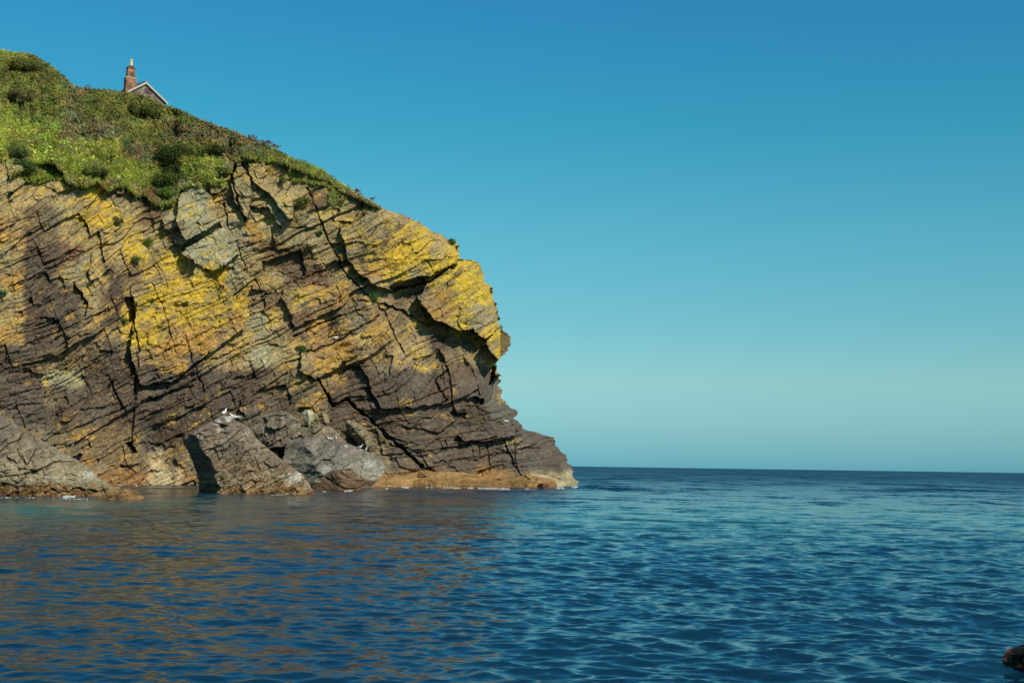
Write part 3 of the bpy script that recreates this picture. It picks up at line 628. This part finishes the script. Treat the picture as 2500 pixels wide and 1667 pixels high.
# ------------------------------------------------------------------ boulders and shore rocks
def waterY(px, py):       # distance at which a point seen at (px,py) lies on the water
    return -CAM_H / slope(px, py)
def rock(name, outline, Y0, label, cols, corner=.5, bl=2.0, br=2.0, back=3.0, kz=.5, amp=.5, seed=1, rows=None, cat='boulder', ang=.5, group=None, band=None, sc=1.0, rough=1.0):
    """closed rock: rows are horizontal loops between the left and right outline; front bulges to its corner."""
    pl = [p for p in outline]; ys = [p[1] for p in pl]; y0, y1 = min(ys), max(ys); H = y1 - y0
    NR = rows or int(max(26, H / (1.25 * sc))); py = np.linspace(y0 + .2, y1 - .05, NR)
    L_ = np.full(NR, 1e9); R_ = np.full(NR, -1e9)
    for (xa, ya), (xb, yb) in zip(pl, pl[1:] + pl[:1]):
        if ya == yb: continue
        m = (py >= min(ya, yb)) & (py <= max(ya, yb)); x = xa + (xb - xa) * (py - ya) / (yb - ya)
        L_[m] = np.minimum(L_[m], x[m]); R_[m] = np.maximum(R_[m], x[m])
    bad = L_ > R_; 
    if bad.any():
        g = ~bad; L_[bad] = np.interp(py[bad], py[g], L_[g]); R_[bad] = np.interp(py[bad], py[g], R_[g])
    jg = lambda s: ((vn(py / 5., py * 0, seed * 7 + s) - .5) * 4 + (vn(py / 2.3, py * 0, seed * 7 + s + 1) - .5) * 2) * sc * min(1, H / 60.)
    L_ = L_ + jg(1); R_ = R_ + jg(3)
    wpx = (R_ - L_).max(); NF = int(max(30, wpx / (1.5 * sc))); NB = max(10, NF // 3)
    t = np.linspace(0, 1, NF); tb = np.linspace(1, 0, NB + 2)[1:-1]
    px = L_[:, None] + (R_ - L_)[:, None] * t; PY = np.repeat(py[:, None], NF, 1)
    cn = (np.interp(py, corner[0], corner[1])[:, None] if isinstance(corner, tuple) else corner) + .05 * (vn(py / 14., py * 0, seed + 31) - .5)[:, None]
    T = t[None, :]
    prof = np.where(T < cn, bl * (1 - np.clip(T / cn, 0, 1)) ** .9, br * np.clip((T - cn) / (1 - cn), 0, 1) ** 1.7)
    wl = (R_ - L_)[:, None] / wpx
    lean = kz * (y1 - PY) * Y0 / F                                   # upper parts lean back
    topc = 1.2 * min(1, H / 90.) * back * .5 * np.clip(1 - (PY - y0) / (H * .22), 0, 1) ** 2    # rounded top
    a = px - .42 * PY; n = PY + ang * px + (fbm(px / 60., PY / 60., seed + 40, 2) - .5) * 30
    o1, e1, _, c1 = blocks(a, n, 42 * sc, 60 * sc, seed * 13 + 500, .4, .7); o2, e2, _, c2 = blocks(a, n, 15 * sc, 26 * sc, seed * 13 + 600, .4, .8); o3, e3, _, c3 = blocks(a, n, 5 * sc, 15 * sc, seed * 13 + 700, .4, .6)
    ds = amp * (.55 * o1 + .18 * o2 + .06 * o3 + 1.15 * facets(a, n, 46 * sc, 36 * sc, seed * 13 + 800, .4) + .4 * facets(a, n, 18 * sc, 11 * sc, seed * 13 + 820, .5)) + amp * (fbm(px / (20. * sc), PY / (20. * sc), seed + 50, 3) - .5) * 1.2 * rough + amp * .4 * (fbm(px / (5 * sc), PY / (5. * sc), seed + 52, 3) - .5) * rough
    edge = np.clip(4 * T * (1 - T), 0, 1) ** .5
    Y = Y0 + prof + lean + topc + ds * edge
    ds_b = np.repeat(py[:, None], NB, 1); pxb = L_[:, None] + (R_ - L_)[:, None] * tb
    eb = np.clip(4 * tb * (1 - tb), 0, 1)[None, :] ** .5
    endsY = (Y0 + np.where(tb[None, :] < .5, bl, br)) + kz * (y1 - ds_b) * Y0 / F
    Yb = endsY * (1 - 0) + back * eb * wl + .5 * amp * (fbm(pxb / 20., ds_b / 20., seed + 60, 2) - .5)
    V = np.concatenate([P(px, PY, Y), P(pxb, ds_b, Yb)], 1); nc = NF + NB
    # colour
    r = np.clip((PY - y0) / H, 0, 1)
    ks = [c[0] for c in cols]; cc = np.stack([np.interp(np.clip(r + (fbm(px / 22., PY / 14., seed + 70, 3) - .5) * .3, 0, 1), ks, [c[1][q] for c in cols]) for q in range(3)], -1)
    st = fbm(a / 50., n / 5., seed + 71, 3); tone = (.72 + .5 * st) * (.8 + .4 * c2) * (.55 + .75 * fbm(px / 5., PY / 5., seed + 72, 3)) * .95; cc = cc * tone[..., None]
    wd = (sst(.5, .6, fbm(px / 8., PY / 5., seed + 73, 4, .6)) * sst(.74, .90, r))[..., None] * .8; cc = cc * (1 - wd) + np.array([.05, .03, .016]) * wd
    if band is not None: cc = band(px, PY, cc)
    cb = np.repeat(cc.mean(1)[:, None, :], NB, 1)
    bed = np.concatenate([np.stack([a * .03, n * .03, Y], -1), np.stack([pxb * .03, ds_b * .03, Yb], -1)], 1)
    C = np.concatenate([cc, cb], 1); Vf = V.reshape(-1, 3); Fq = grid_faces(NR, nc, True)
    # close the top and the foot
    tc_ = Vf[:nc].mean(0); bc_ = Vf[-nc:].mean(0); Vf = np.concatenate([Vf, [tc_], [bc_]])
    C = np.concatenate([C.reshape(-1, 3), [C[0].mean(0)], [C[-1].mean(0)]]); bed = np.concatenate([bed.reshape(-1, 3), [bed[0, 0]], [bed[-1, 0]]])
    it = len(Vf) - 2; j = np.arange(nc); j2 = (j + 1) % nc
    cap1 = np.stack([np.full(nc, it), j2, j, j], -1); cap2 = np.stack([np.full(nc, it + 1), (NR - 1) * nc + j, (NR - 1) * nc + j2, (NR - 1) * nc + j2], -1)
    # caps as triangles: use a separate triangle mesh merged through from_pydata-free path
    Fall = np.concatenate([np.stack([Fq[:, 0], Fq[:, 1], Fq[:, 2]], -1), np.stack([Fq[:, 0], Fq[:, 2], Fq[:, 3]], -1), cap1[:, :3], cap2[:, :3]])
    org = np.array([Vf[:, 0].mean(), Vf[:, 1].mean(), min(0, Vf[:, 2].min())]) 
    o = mesh_np(name, Vf - org, Fall, ROCK, None, False, C, {'bed': bed}); o.location = org
    tag(o, label, cat, group)
    return o
GREY = (.22, .18, .12); PUR = (.17, .13, .10); TAN = (.29, .23, .14); PAL = (.30, .27, .17); WEED = (.27, .16, .055); WDK = (.13, .07, .03); BRN = (.17, .12, .07)
def guano(spots):
    def f(px, py, c):
        for x, y, r, k in spots:
            m = sst(1, .3, np.hypot((px - x) / r, (py - y) / (r * .6)) + (fbm(px / 4., py / 4., 5, 2) - .5) * 1.4)[..., None] * k
            c = c * (1 - m) + np.array([.55, .55, .47]) * m
        return c
    return f
BIG = [(462,1060),(500,1035),(546,1013),(577,1015),(604,1038),(621,1060),(639,1083),(690,1122),(738,1158),(767,1198),(770,1216),(486,1218),(484,1171),(478,1149),(449,1078)]
def wy(px, py): return float(waterY(np.array([px]), np.array([py]))[0])
rock('boulder', BIG, wy(610, 1206), 'big wedge-shaped boulder with a black shadowed left side and two gulls on top',
     [(0, PUR), (.35, GREY), (.62, BRN), (.80, TAN), (.88, WEED), (1, WDK)], corner=([1014, 1060, 1074, 1210], [.03, .03, .20, .17]), bl=9.0, br=2.6, back=3.5, kz=.55, amp=.42, seed=3,
     band=guano([(560, 1022, 16, .7), (530, 1030, 12, .5), (597, 1060, 5, .6), (720, 1165, 28, .55), (536, 1050, 10, .4)]))
rock('boulder', [(700,1078),(735,1060),(816,1071),(872,1091),(930,1114),(942,1145),(925,1172),(905,1186),(900,1204),(762,1206),(735,1165),(690,1130)], wy(840, 1192),
     'smooth blue-grey slab of a boulder sloping to the water, four gulls along its top',
     [(0, (.17, .148, .12)), (.55, (.20, .185, .145)), (.72, (.26, .24, .175)), (.82, BRN), (1, WDK)], corner=.30, bl=2.0, br=3.6, back=3.5, kz=1.1, amp=.26, seed=5, ang=.55,
     band=guano([(885, 1095, 12, .6), (844, 1089, 5, .8), (800, 1150, 30, .3), (900, 1130, 22, .35)]))
rock('boulder', [(772,1192),(790,1160),(815,1146),(858,1143),(886,1170),(882,1192),(880,1204),(770,1206)], wy(825, 1196) - .4, 'low dark brown rock at the foot of the blue-grey slab',
     [(0, BRN), (.5, (.13, .08, .045)), (1, WDK)], corner=.5, bl=1.2, br=1.2, back=1.2, kz=.5, amp=.25, seed=6, ang=-.3)
rock('boulder', [(736,1010),(745,1000),(758,1000),(767,1012),(765,1026),(755,1040),(742,1030)], float(cliffY(np.array([750.]), np.array([1035.]))[0]) - 3.2, 'small pale rounded stone perched between the gull boulders and the cliff',
     [(0, (.36, .35, .23)), (1, (.25, .235, .15))], bl=.5, br=.5, back=1.2, kz=.4, amp=.12, seed=7, sc=.6)
rock('boulder', [(776,1012),(788,1002),(800,1012),(806,1035),(796,1040),(780,1030)], float(cliffY(np.array([790.]), np.array([1035.]))[0]) - 3.0, 'small olive angular stone right of the pale rounded one',
     [(0, (.27, .22, .10)), (1, (.18, .13, .07))], bl=.5, br=.5, back=1.2, kz=.4, amp=.15, seed=8, sc=.6)
rock('boulder', [(700,1060),(735,1038),(770,1034),(808,1042),(830,1062),(850,1085),(800,1095),(720,1100),(690,1085)], float(cliffY(np.array([760.]), np.array([1080.]))[0]) - 3.6, 'long rough rock lying just behind the blue-grey slab',
     [(0, (.22, .19, .12)), (1, PUR)], bl=1.2, br=1.0, back=2.0, kz=.6, amp=.4, seed=9, sc=.8)
rock('boulder', [(826,1030),(838,1020),(872,1030),(900,1052),(914,1085),(917,1104),(890,1102),(868,1075),(838,1050)], float(cliffY(np.array([870.]), np.array([1080.]))[0]) - 3.2, 'pale leaning slab of rock under the dark diagonal cleft',
     [(0, (.23, .21, .14)), (.5, (.19, .15, .085)), (1, (.15, .12, .07))], bl=1.0, br=.8, back=1.8, kz=.6, amp=.25, seed=10, sc=.7)
rock('boulder', [(600,1050),(640,1010),(690,1000),(720,1018),(738,1035),(710,1070),(700,1090),(650,1095),(615,1075)], float(cliffY(np.array([670.]), np.array([1070.]))[0]) - 3.4, 'thin-bedded grey rock behind the right shoulder of the big boulder',
     [(0, (.20, .17, .12)), (1, (.15, .12, .09))], bl=1.3, br=1.0, back=2.0, kz=.6, amp=.5, seed=11, sc=.8)
rock('shore_rock', [(-260,940),(-100,975),(0,1003),(28,1029),(106,1077),(170,1111),(212,1137),(247,1171),(288,1188),(304,1205),(300,1230),(-260,1232)], wy(110, 1213),
     'large rock slope at the left edge, seaweed brown where it meets the water',
     [(0, PUR), (.45, GREY), (.66, TAN), (.80, PAL), (.86, WEED), (1, WDK)], corner=.45, bl=3.0, br=6.0, back=5.0, kz=.62, amp=.55, seed=12, cat='rock', ang=.3,
     band=guano([(215, 1160, 22, .45), (118, 1165, 9, .4)]))
rock('shore_rock', [(236,1212),(262,1202),(285,1195),(312,1191),(335,1200),(352,1214),(354,1226),(236,1228)], wy(300, 1221), 'small rounded seaweed-covered rock awash right of the left shore rock',
     [(0, (.32, .20, .075)), (1, WDK)], corner=.5, bl=.9, br=1.0, back=1.0, kz=1.2, amp=.16, seed=13, cat='rock', ang=.1, sc=.7)
rock('shore_rock', [(912,1187),(938,1160),(964,1144),(1027,1140),(1104,1143),(1142,1155),(1206,1168),(1245,1180),(1250,1200),(910,1202)], wy(1070, 1190), 'long low ledge coated in orange-brown seaweed at the cliff foot',
     [(0, (.34, .21, .075)), (.6, WEED), (1, WDK)], corner=.45, bl=2.5, br=3, back=3, kz=1.9, amp=.22, seed=14, cat='rock', ang=.1, rough=1.6)
rock('shore_rock', [(1215,1190),(1235,1174),(1283,1158),(1320,1165),(1354,1171),(1362,1192),(1362,1200),(1212,1200)], wy(1290, 1191), 'seaweed-brown rock hump next to the tip of the headland',
     [(0, (.33, .20, .075)), (.6, WEED), (1, WDK)], corner=.5, bl=1.8, br=2, back=2.5, kz=1.4, amp=.2, seed=15, cat='rock', ang=.1, rough=1.6)
rock('shore_rock', [(1311,1184),(1318,1179),(1338,1180),(1343,1192),(1342,1199),(1312,1199)], wy(1327, 1193), 'small dark red-brown square rock awash before the headland tip',
     [(0, (.12, .055, .03)), (1, (.09, .04, .025))], corner=.5, bl=.4, br=.4, back=.6, kz=.4, amp=.1, seed=16, cat='rock', ang=.1, sc=.5)
def nearband(px, py, c):  # black right of the brown left edge, fading out towards the foot
    m = sst(2466, 2476, px + (fbm(px / 5., py / 5., 3, 3) - .5) * 22)[..., None] * sst(1630, 1612, py)[..., None]
    return c * (1 - m) + np.array([.012, .011, .011]) * m * (.6 + fbm(px / 6., py / 6., 4, 2)[..., None])
rock('shore_rock', [(2452,1596),(2463,1582),(2480,1580),(2500,1572),(2560,1566),(2640,1580),(2680,1640),(2660,1700),(2480,1660),(2450,1625),(2446,1612)], wy(2470, 1640), 'black rock with a brown left edge in the bottom right corner',
     [(0, (.22, .13, .06)), (.6, (.19, .10, .045)), (1, (.08, .045, .03))], corner=.25, bl=.25, br=.35, back=.5, kz=.4, amp=.06, seed=17, cat='rock', ang=.1, sc=.45, band=nearband)

# ------------------------------------------------------------------ gulls
GW = simple_mat('gull_white', (.82, .81, .76), .7, .04); GG = simple_mat('gull_grey', (.60, .61, .61), .7, .08); GB = simple_mat('gull_beak', (.65, .42, .05), .5); GL = simple_mat('gull_leg', (.6, .32, .26), .6); GK = simple_mat('gull_black', (.02, .02, .02), .6)
def rings(rs, ns=12):
    """rs: (x, z, half width, half height) along the body"""
    V = []
    for x, z, a, b in rs:
        for j in range(ns):
            an = 2 * math.pi * j / ns; V.append((x, a * math.cos(an), z + b * math.sin(an)))
    Fq = [(i * ns + j, i * ns + (j + 1) % ns, (i + 1) * ns + (j + 1) % ns, (i + 1) * ns + j) for i in range(len(rs) - 1) for j in range(ns)]
    Fq += [tuple(range(ns))[::-1], tuple((len(rs) - 1) * ns + j for j in range(ns))]
    return V, Fq
def make_gull(upright=False):
    root = empty('gull', (0, 0, 0))
    u = .05 if upright else 0
    body = [(-.31, .150 - u, .008, .006), (-.24, .155 - u, .035, .018), (-.16, .165 - u * .6, .062, .045), (-.06, .170, .085, .072), (.05, .178, .088, .078), (.12, .200 + u * .4, .070, .068), (.165, .245 + u, .045, .048),
            (.185, .290 + u, .036, .038), (.20, .325 + u, .042, .042), (.225, .335 + u, .040, .037), (.25, .330 + u, .024, .023), (.262, .326 + u, .008, .008)]
    o = py_mesh('body', [rings(body)], GW, root)
    md = o.modifiers.new('s', 'SUBSURF'); md.levels = 1; md.render_levels = 1
    for s in (-1, 1):
        wv = []; prof = [(.10, .205, .015, .035), (.04, .205, .028, .062), (-.06, .195, .030, .060), (-.16, .180, .022, .040), (-.26, .168 - u, .012, .018), (-.36, .160 - u, .004, .006)]
        for x, z, a, b in prof:
            for j in range(8):
                an = 2 * math.pi * j / 8; wv.append((x, s * (.072 * (1 if x > -.1 else max(.2, 1 + (x + .1) * 3.2)) + a * .6 * math.cos(an)), z + b * math.sin(an) * .8))
        Fw = [(i * 8 + j, i * 8 + (j + 1) % 8, (i + 1) * 8 + (j + 1) % 8, (i + 1) * 8 + j) for i in range(5) for j in range(8)] + [tuple(range(8))[::-1], tuple(40 + j for j in range(8))]
        wi = py_mesh('wing', [(wv, Fw)], GG, root); 
        md = wi.modifiers.new('s', 'SUBSURF'); md.levels = 1; md.render_levels = 1
        V, Fq = tubes([[[.01, s * .035, .11], [.0, s * .035, .055], [.012, s * .035, .004]], [[.012, s * .035, .006], [.05, s * .05, .003]], [[.012, s * .035, .006], [.055, s * .03, .003]]], .007, .005, 6)
        py_mesh('leg', [([tuple(v) for v in V], [tuple(int(i) for i in q) for q in Fq])], GL, root)
        py_mesh('eye', [rings([(.232, .342 + u, .001, .001), (.236, .342 + u, .005, .005), (.240, .342 + u, .001, .001)], 6)], GK, root).location = (0, s * .034, 0)
    py_mesh('beak', [rings([(.255, .327 + u, .011, .012), (.29, .324 + u, .008, .011), (.31, .318 + u, .003, .006)], 8)], GB, root)
    return root
def copy_tree(o, parent=None):
    c = o.copy(); COL.objects.link(c); c.parent = parent
    for ch in list(o.children): copy_tree(ch, c)
    return c
g0 = make_gull(); g1 = make_gull(True)
GULLS = [(573, 1015, 'gull facing left with folded wings on the peak of the big wedge boulder', 175, 1, 0), (548, 1014, 'slim upright gull, left of the larger one on the big wedge boulder', 80, .9, 1),
         (806, 1076, 'gull facing left at the top of the blue-grey slab, left of its pair', 170, .85, 0), (820, 1074, 'small gull standing upright right of its pair on the blue-grey slab', 280, .8, 1),
         (879, 1096, 'gull beside the white droppings on the right end of the slab', 330, .85, 0), (893, 1102, 'rightmost gull of those standing on the blue-grey slab', 300, .8, 1),
         (1235, 1029, 'lone gull on the dark ledge near the headland tip', 200, .85, 0), (820, 826, 'lone gull nesting high on a crack ledge in the middle of the cliff', 20, .8, 0)]
bpy.context.view_layer.update()
dg = bpy.context.evaluated_depsgraph_get()
def hit(px, py):
    d = ray(px, py); v = Vector([float(x) for x in d]).normalized()
    ok, loc, nrm, idx, ob, mt = scene.ray_cast(dg, Vector((0, 0, CAM_H)), v)
    return loc if ok else None
used = set()
for (x, y, lb, rz, s, kind) in GULLS:
    loc = hit(x, y)
    if loc is None: loc = Vector(P(x, y, 130))
    loc = Vector((loc.x, loc.y - .05, loc.z))
    # settle on whatever is beneath
    ok, l2, nrm, idx, ob, mt = scene.ray_cast(dg, loc + Vector((0, 0, .35)), Vector((0, 0, -1)))
    if ok and abs(l2.z - loc.z) < .6: loc = l2
    src = (g0, g1)[kind]
    o = src if kind not in used else copy_tree(src); used.add(kind)
    o.location = loc; o.rotation_euler = (0, 0, math.radians(rz)); o.scale = (1.42 * s,) * 3
    tag(o, lb, 'gull', 'gulls resting on the rocks')

# ------------------------------------------------------------------ sea
def sea_material():
    m, n, b, l = new_mat('sea_water')
    g = n.nodes.new('ShaderNodeNewGeometry')
    def noise(scale, stretch, det, rough=.6, dist=0):
        mp = n.nodes.new('ShaderNodeMapping'); mp.inputs['Scale'].default_value = stretch; l(g.outputs['Position'], mp.inputs[0])
        t = n.nodes.new('ShaderNodeTexNoise'); t.inputs['Scale'].default_value = scale; t.inputs['Detail'].default_value = det; t.inputs['Roughness'].default_value = rough; t.inputs['Distortion'].default_value = dist
        l(mp.outputs[0], t.inputs['Vector']); return t
    def vmath(op, a, c=None, s_=None):
        v = n.nodes.new('ShaderNodeVectorMath'); v.operation = op; l(a, v.inputs[0])
        if c is not None:
            if isinstance(c, tuple): v.inputs[1].default_value = c
            else: l(c, v.inputs[1])
        if s_ is not None:
            if isinstance(s_, float): v.inputs['Scale'].default_value = s_
            else: l(s_, v.inputs['Scale'])
        return v.outputs[0]
    sepp = n.nodes.new('ShaderNodeSeparateXYZ'); l(g.outputs['Position'], sepp.inputs[0])
    # pale sandy patches under shallow water
    sh = noise(.035, (1, .35, 1), 3, .5)
    band = n.nodes.new('ShaderNodeValToRGB'); e = band.color_ramp.elements; e[0].position = 0; e[0].color = (.0, .0, .0, 1); e[1].position = 1; e[1].color = (0, 0, 0, 1)
    for p, v in ((.30, .0), (.42, 1.), (.62, 1.), (.85, .1)):
        q = e.new(p); q.color = (v, v, v, 1)
    mry = n.nodes.new('ShaderNodeMapRange'); mry.inputs[1].default_value = 10; mry.inputs[2].default_value = 110; l(sepp.outputs['Y'], mry.inputs[0]); l(mry.outputs[0], band.inputs[0])
    mrs = n.nodes.new('ShaderNodeMapRange'); mrs.inputs[1].default_value = .42; mrs.inputs[2].default_value = .62; l(sh.outputs[0], mrs.inputs[0])
    mul = n.nodes.new('ShaderNodeMath'); mul.operation = 'MULTIPLY'; l(band.outputs[0], mul.inputs[0]); l(mrs.outputs[0], mul.inputs[1])
    mix = n.nodes.new('ShaderNodeMix'); mix.data_type = 'RGBA'; mix.inputs[6].default_value = (.003, .027, .054, 1); mix.inputs[7].default_value = (.02, .125, .125, 1); l(mul.outputs[0], mix.inputs[0])
    l(mix.outputs[2], b.inputs['Base Color'])
    b.inputs['IOR'].default_value = 1.34
    # wavelets too small to model merge into roughness out where the open sea is choppier
    rr = n.nodes.new('ShaderNodeValToRGB'); ry = n.nodes.new('ShaderNodeMapRange'); ry.inputs[1].default_value = 0; ry.inputs[2].default_value = 400; l(sepp.outputs['Y'], ry.inputs[0]); l(ry.outputs[0], rr.inputs[0])
    e = rr.color_ramp.elements; e[0].position = .05; e[0].color = (.12,) * 3 + (1,); e[1].position = 1; e[1].color = (.36,) * 3 + (1,)
    for p_, v_ in ((.12, .11), (.25, .16), (.5, .25)):
        q = e.new(p_); q.color = (v_, v_, v_, 1)
    l(rr.outputs[0], b.inputs['Roughness'])
    # small ripples: slopes taken straight from noise, so that far water keeps its roughness
    def slopes(t, kx, ky):
        return vmath('MULTIPLY', vmath('SUBTRACT', t.outputs['Color'], (.5, .5, .5)), (kx, ky, 0.))
    far = n.nodes.new('ShaderNodeMapRange'); far.inputs[1].default_value = 22; far.inputs[2].default_value = 90; far.inputs[3].default_value = .35; far.inputs[4].default_value = 1.0; l(sepp.outputs['Y'], far.inputs[0])
    s1 = slopes(noise(2.6, (.8, 1.3, 1), 3, .6, .2), .9, 1.0)
    s2 = vmath('SCALE', slopes(noise(.75, (.8, 1.3, 1), 3, .6, .2), .9, 1.1), None, far.outputs[0])
    gust = noise(.02, (.6, 1.6, 1), 2); mg = n.nodes.new('ShaderNodeMapRange'); mg.inputs[1].default_value = .35; mg.inputs[2].default_value = .65; mg.inputs[3].default_value = .7; mg.inputs[4].default_value = 1.25; l(gust.outputs[0], mg.inputs[0])
    far3 = n.nodes.new('ShaderNodeMapRange'); far3.inputs[1].default_value = 18; far3.inputs[2].default_value = 90; far3.inputs[3].default_value = .1; far3.inputs[4].default_value = 1.0; l(sepp.outputs['Y'], far3.inputs[0])
    s3 = vmath('SCALE', slopes(noise(.22, (1.1, .9, 1), 7, .85, .2), .8, 2.8), None, far3.outputs[0])
    far4 = n.nodes.new('ShaderNodeMapRange'); far4.inputs[1].default_value = 60; far4.inputs[2].default_value = 220; l(sepp.outputs['Y'], far4.inputs[0])
    s4 = vmath('SCALE', slopes(noise(.05, (1.6, .8, 1), 7, .85, .2), .6, 8.0), None, far4.outputs[0]); s3 = vmath('ADD', s3, s4)
    tot = vmath('SCALE', vmath('ADD', s3, vmath('ADD', vmath('SCALE', s1, None, SLOPE_FINE), vmath('SCALE', s2, None, SLOPE_MID))), None, mg.outputs[0])
    lee = n.nodes.new('ShaderNodeMapRange'); lee.inputs[1].default_value = -10; lee.inputs[2].default_value = 10; lee.inputs[3].default_value = .85; lee.inputs[4].default_value = 1.05; l(sepp.outputs['X'], lee.inputs[0])
    tot = vmath('SCALE', tot, None, lee.outputs[0])
    nn = vmath('NORMALIZE', vmath('ADD', g.outputs['Normal'], tot))
    l(nn, b.inputs['Normal'])
    return m
SLOPE_FINE = .45; SLOPE_MID = .95
def waves(X, Y, dY):
    rg = np.random.default_rng(5); Z = np.zeros_like(X); DX = np.zeros_like(X); DY = np.zeros_like(X)
    N = 84; shel = .72 + .36 * sst(-8, 6, X)
    for k in range(N):
        lam = .18 * (5.5 / .18) ** (k / (N - 1.)) * rg.uniform(.93, 1.07)
        th = math.radians(-97) + rg.normal(0, .50); kx, ky = math.cos(th), math.sin(th); kk = 2 * math.pi / lam
        amp = .0058 * lam * (1 if lam < .7 else (.7 / lam) ** .95) * rg.uniform(.6, 1.3)
        fade = np.clip((lam / np.maximum(dY, 1e-3) - 1.8) / 1.6, 0, 1)
        grp = .35 + 1.3 * vn(X / (lam * 3) + k * 3.1, Y / (lam * 3) - k, 900 + k)
        ph = kk * (kx * X + ky * Y) + rg.uniform(0, 6.28); A = amp * fade * grp * shel
        s = np.sin(ph); Z += A * np.cos(ph); DX -= A * kx * s * .9; DY -= A * ky * s * .9
    return X + DX, Y + DY, Z
def sea():
    p = np.concatenate([np.arange(900, 60, -.75), np.arange(60, 6, -.4), np.array([5, 4, 3, 2.2, 1.5, 1., .7, .45, .3])])
    Yr = F * CAM_H / p; dY = np.abs(np.gradient(Yr))
    az = np.concatenate([np.linspace(-38, -24, 60)[:-1], np.linspace(-24, 24, 1050), np.linspace(24, 38, 60)[1:]])
    tx = np.tan(np.radians(az)); Y = np.repeat(Yr[:, None], len(tx), 1); X = Y * tx; dd = np.repeat(dY[:, None], len(tx), 1)
    X2, Y2, Z = waves(X, Y, np.maximum(dd, np.abs(X - np.roll(X, 1, 1)).clip(0, .5)))
    V = np.stack([X2, Y2, Z], -1)
    o = mesh_np('sea', V.reshape(-1, 3), grid_faces(len(Yr), len(tx))[:, ::-1], sea_material(), None, True)
    tag(o, 'rippled blue sea with brown cliff reflections on the left', 'sea', kind='structure')
sea()

# ------------------------------------------------------------------ foam where the swell meets the rocks
def foam():
    Vs = []; Fs = []; cnt = 0
    lines = [([(-100,1216),(0,1214),(60,1214),(130,1216),(235,1219)], 26, .4), ([(150,1211),(180,1212)], 40, 1.6), ([(272,1183),(350,1184)], 40, .8), ([(930,1193),(1000,1189),(1060,1188),(1130,1190),(1240,1193),(1290,1193)], 420, .8),
             ([(960,1188),(985,1186),(1010,1188)], 60, 1.5), ([(1355,1190),(1400,1189),(1440,1185)], 90, 1.0), ([(790,1199),(860,1197)], 60, .7), ([(640,1209),(760,1204)], 16, .3)]
    for pts, n, s in lines:
        pts = np.array(pts, float); seg = np.r_[0, np.cumsum(np.hypot(*np.diff(pts, axis=0).T))]
        n = int(n * 3.2); u = RNG.uniform(0, seg[-1], n); x = np.interp(u, seg, pts[:, 0]) + RNG.normal(0, 3, n); y = np.interp(u, seg, pts[:, 1]) + np.abs(RNG.normal(0, 1.6, n)) * min(1, s + .3) - .6
        keep = fbm(x / 14., x * 0, 77, 2) > .42; x = x[keep]; y = y[keep]
        Y = waterY(x, y); C = P(x, y, Y)
        for c in C:
            R = s ** .6 * RNG.uniform(.02, .10) * RNG.uniform(.4, 1); ns = 9; hgt = s * RNG.uniform(.0, .07) ** 1.5
            a = np.linspace(0, 2 * np.pi, ns, endpoint=False); rr = R * RNG.uniform(.6, 1.2, ns)
            rim = np.stack([c[0] + rr * np.cos(a) * 1.8, c[1] + rr * np.sin(a), np.full(ns, -.05)], -1); mid = np.stack([c[0] + .55 * rr * np.cos(a) * 1.8, c[1] + .55 * rr * np.sin(a), .02 + hgt * RNG.uniform(.5, 1, ns)], -1)
            top = np.array([[c[0], c[1], .03 + hgt]])
            Vs.append(np.concatenate([rim, mid, top]))
            j = np.arange(ns); j2 = (j + 1) % ns
            Fs.append(np.concatenate([np.stack([cnt + j, cnt + j2, cnt + ns + j2], -1), np.stack([cnt + j, cnt + ns + j2, cnt + ns + j], -1), np.stack([cnt + ns + j, cnt + ns + j2, np.full(ns, cnt + 2 * ns)], -1)])); cnt += 2 * ns + 1
    o = mesh_np('sea_foam', np.concatenate(Vs), np.concatenate(Fs), simple_mat('foam', (.36, .39, .37), .6, .15, 8), None, True)
    tag(o, 'thin white foam where the water washes the rocks', 'foam', kind='stuff')
foam()
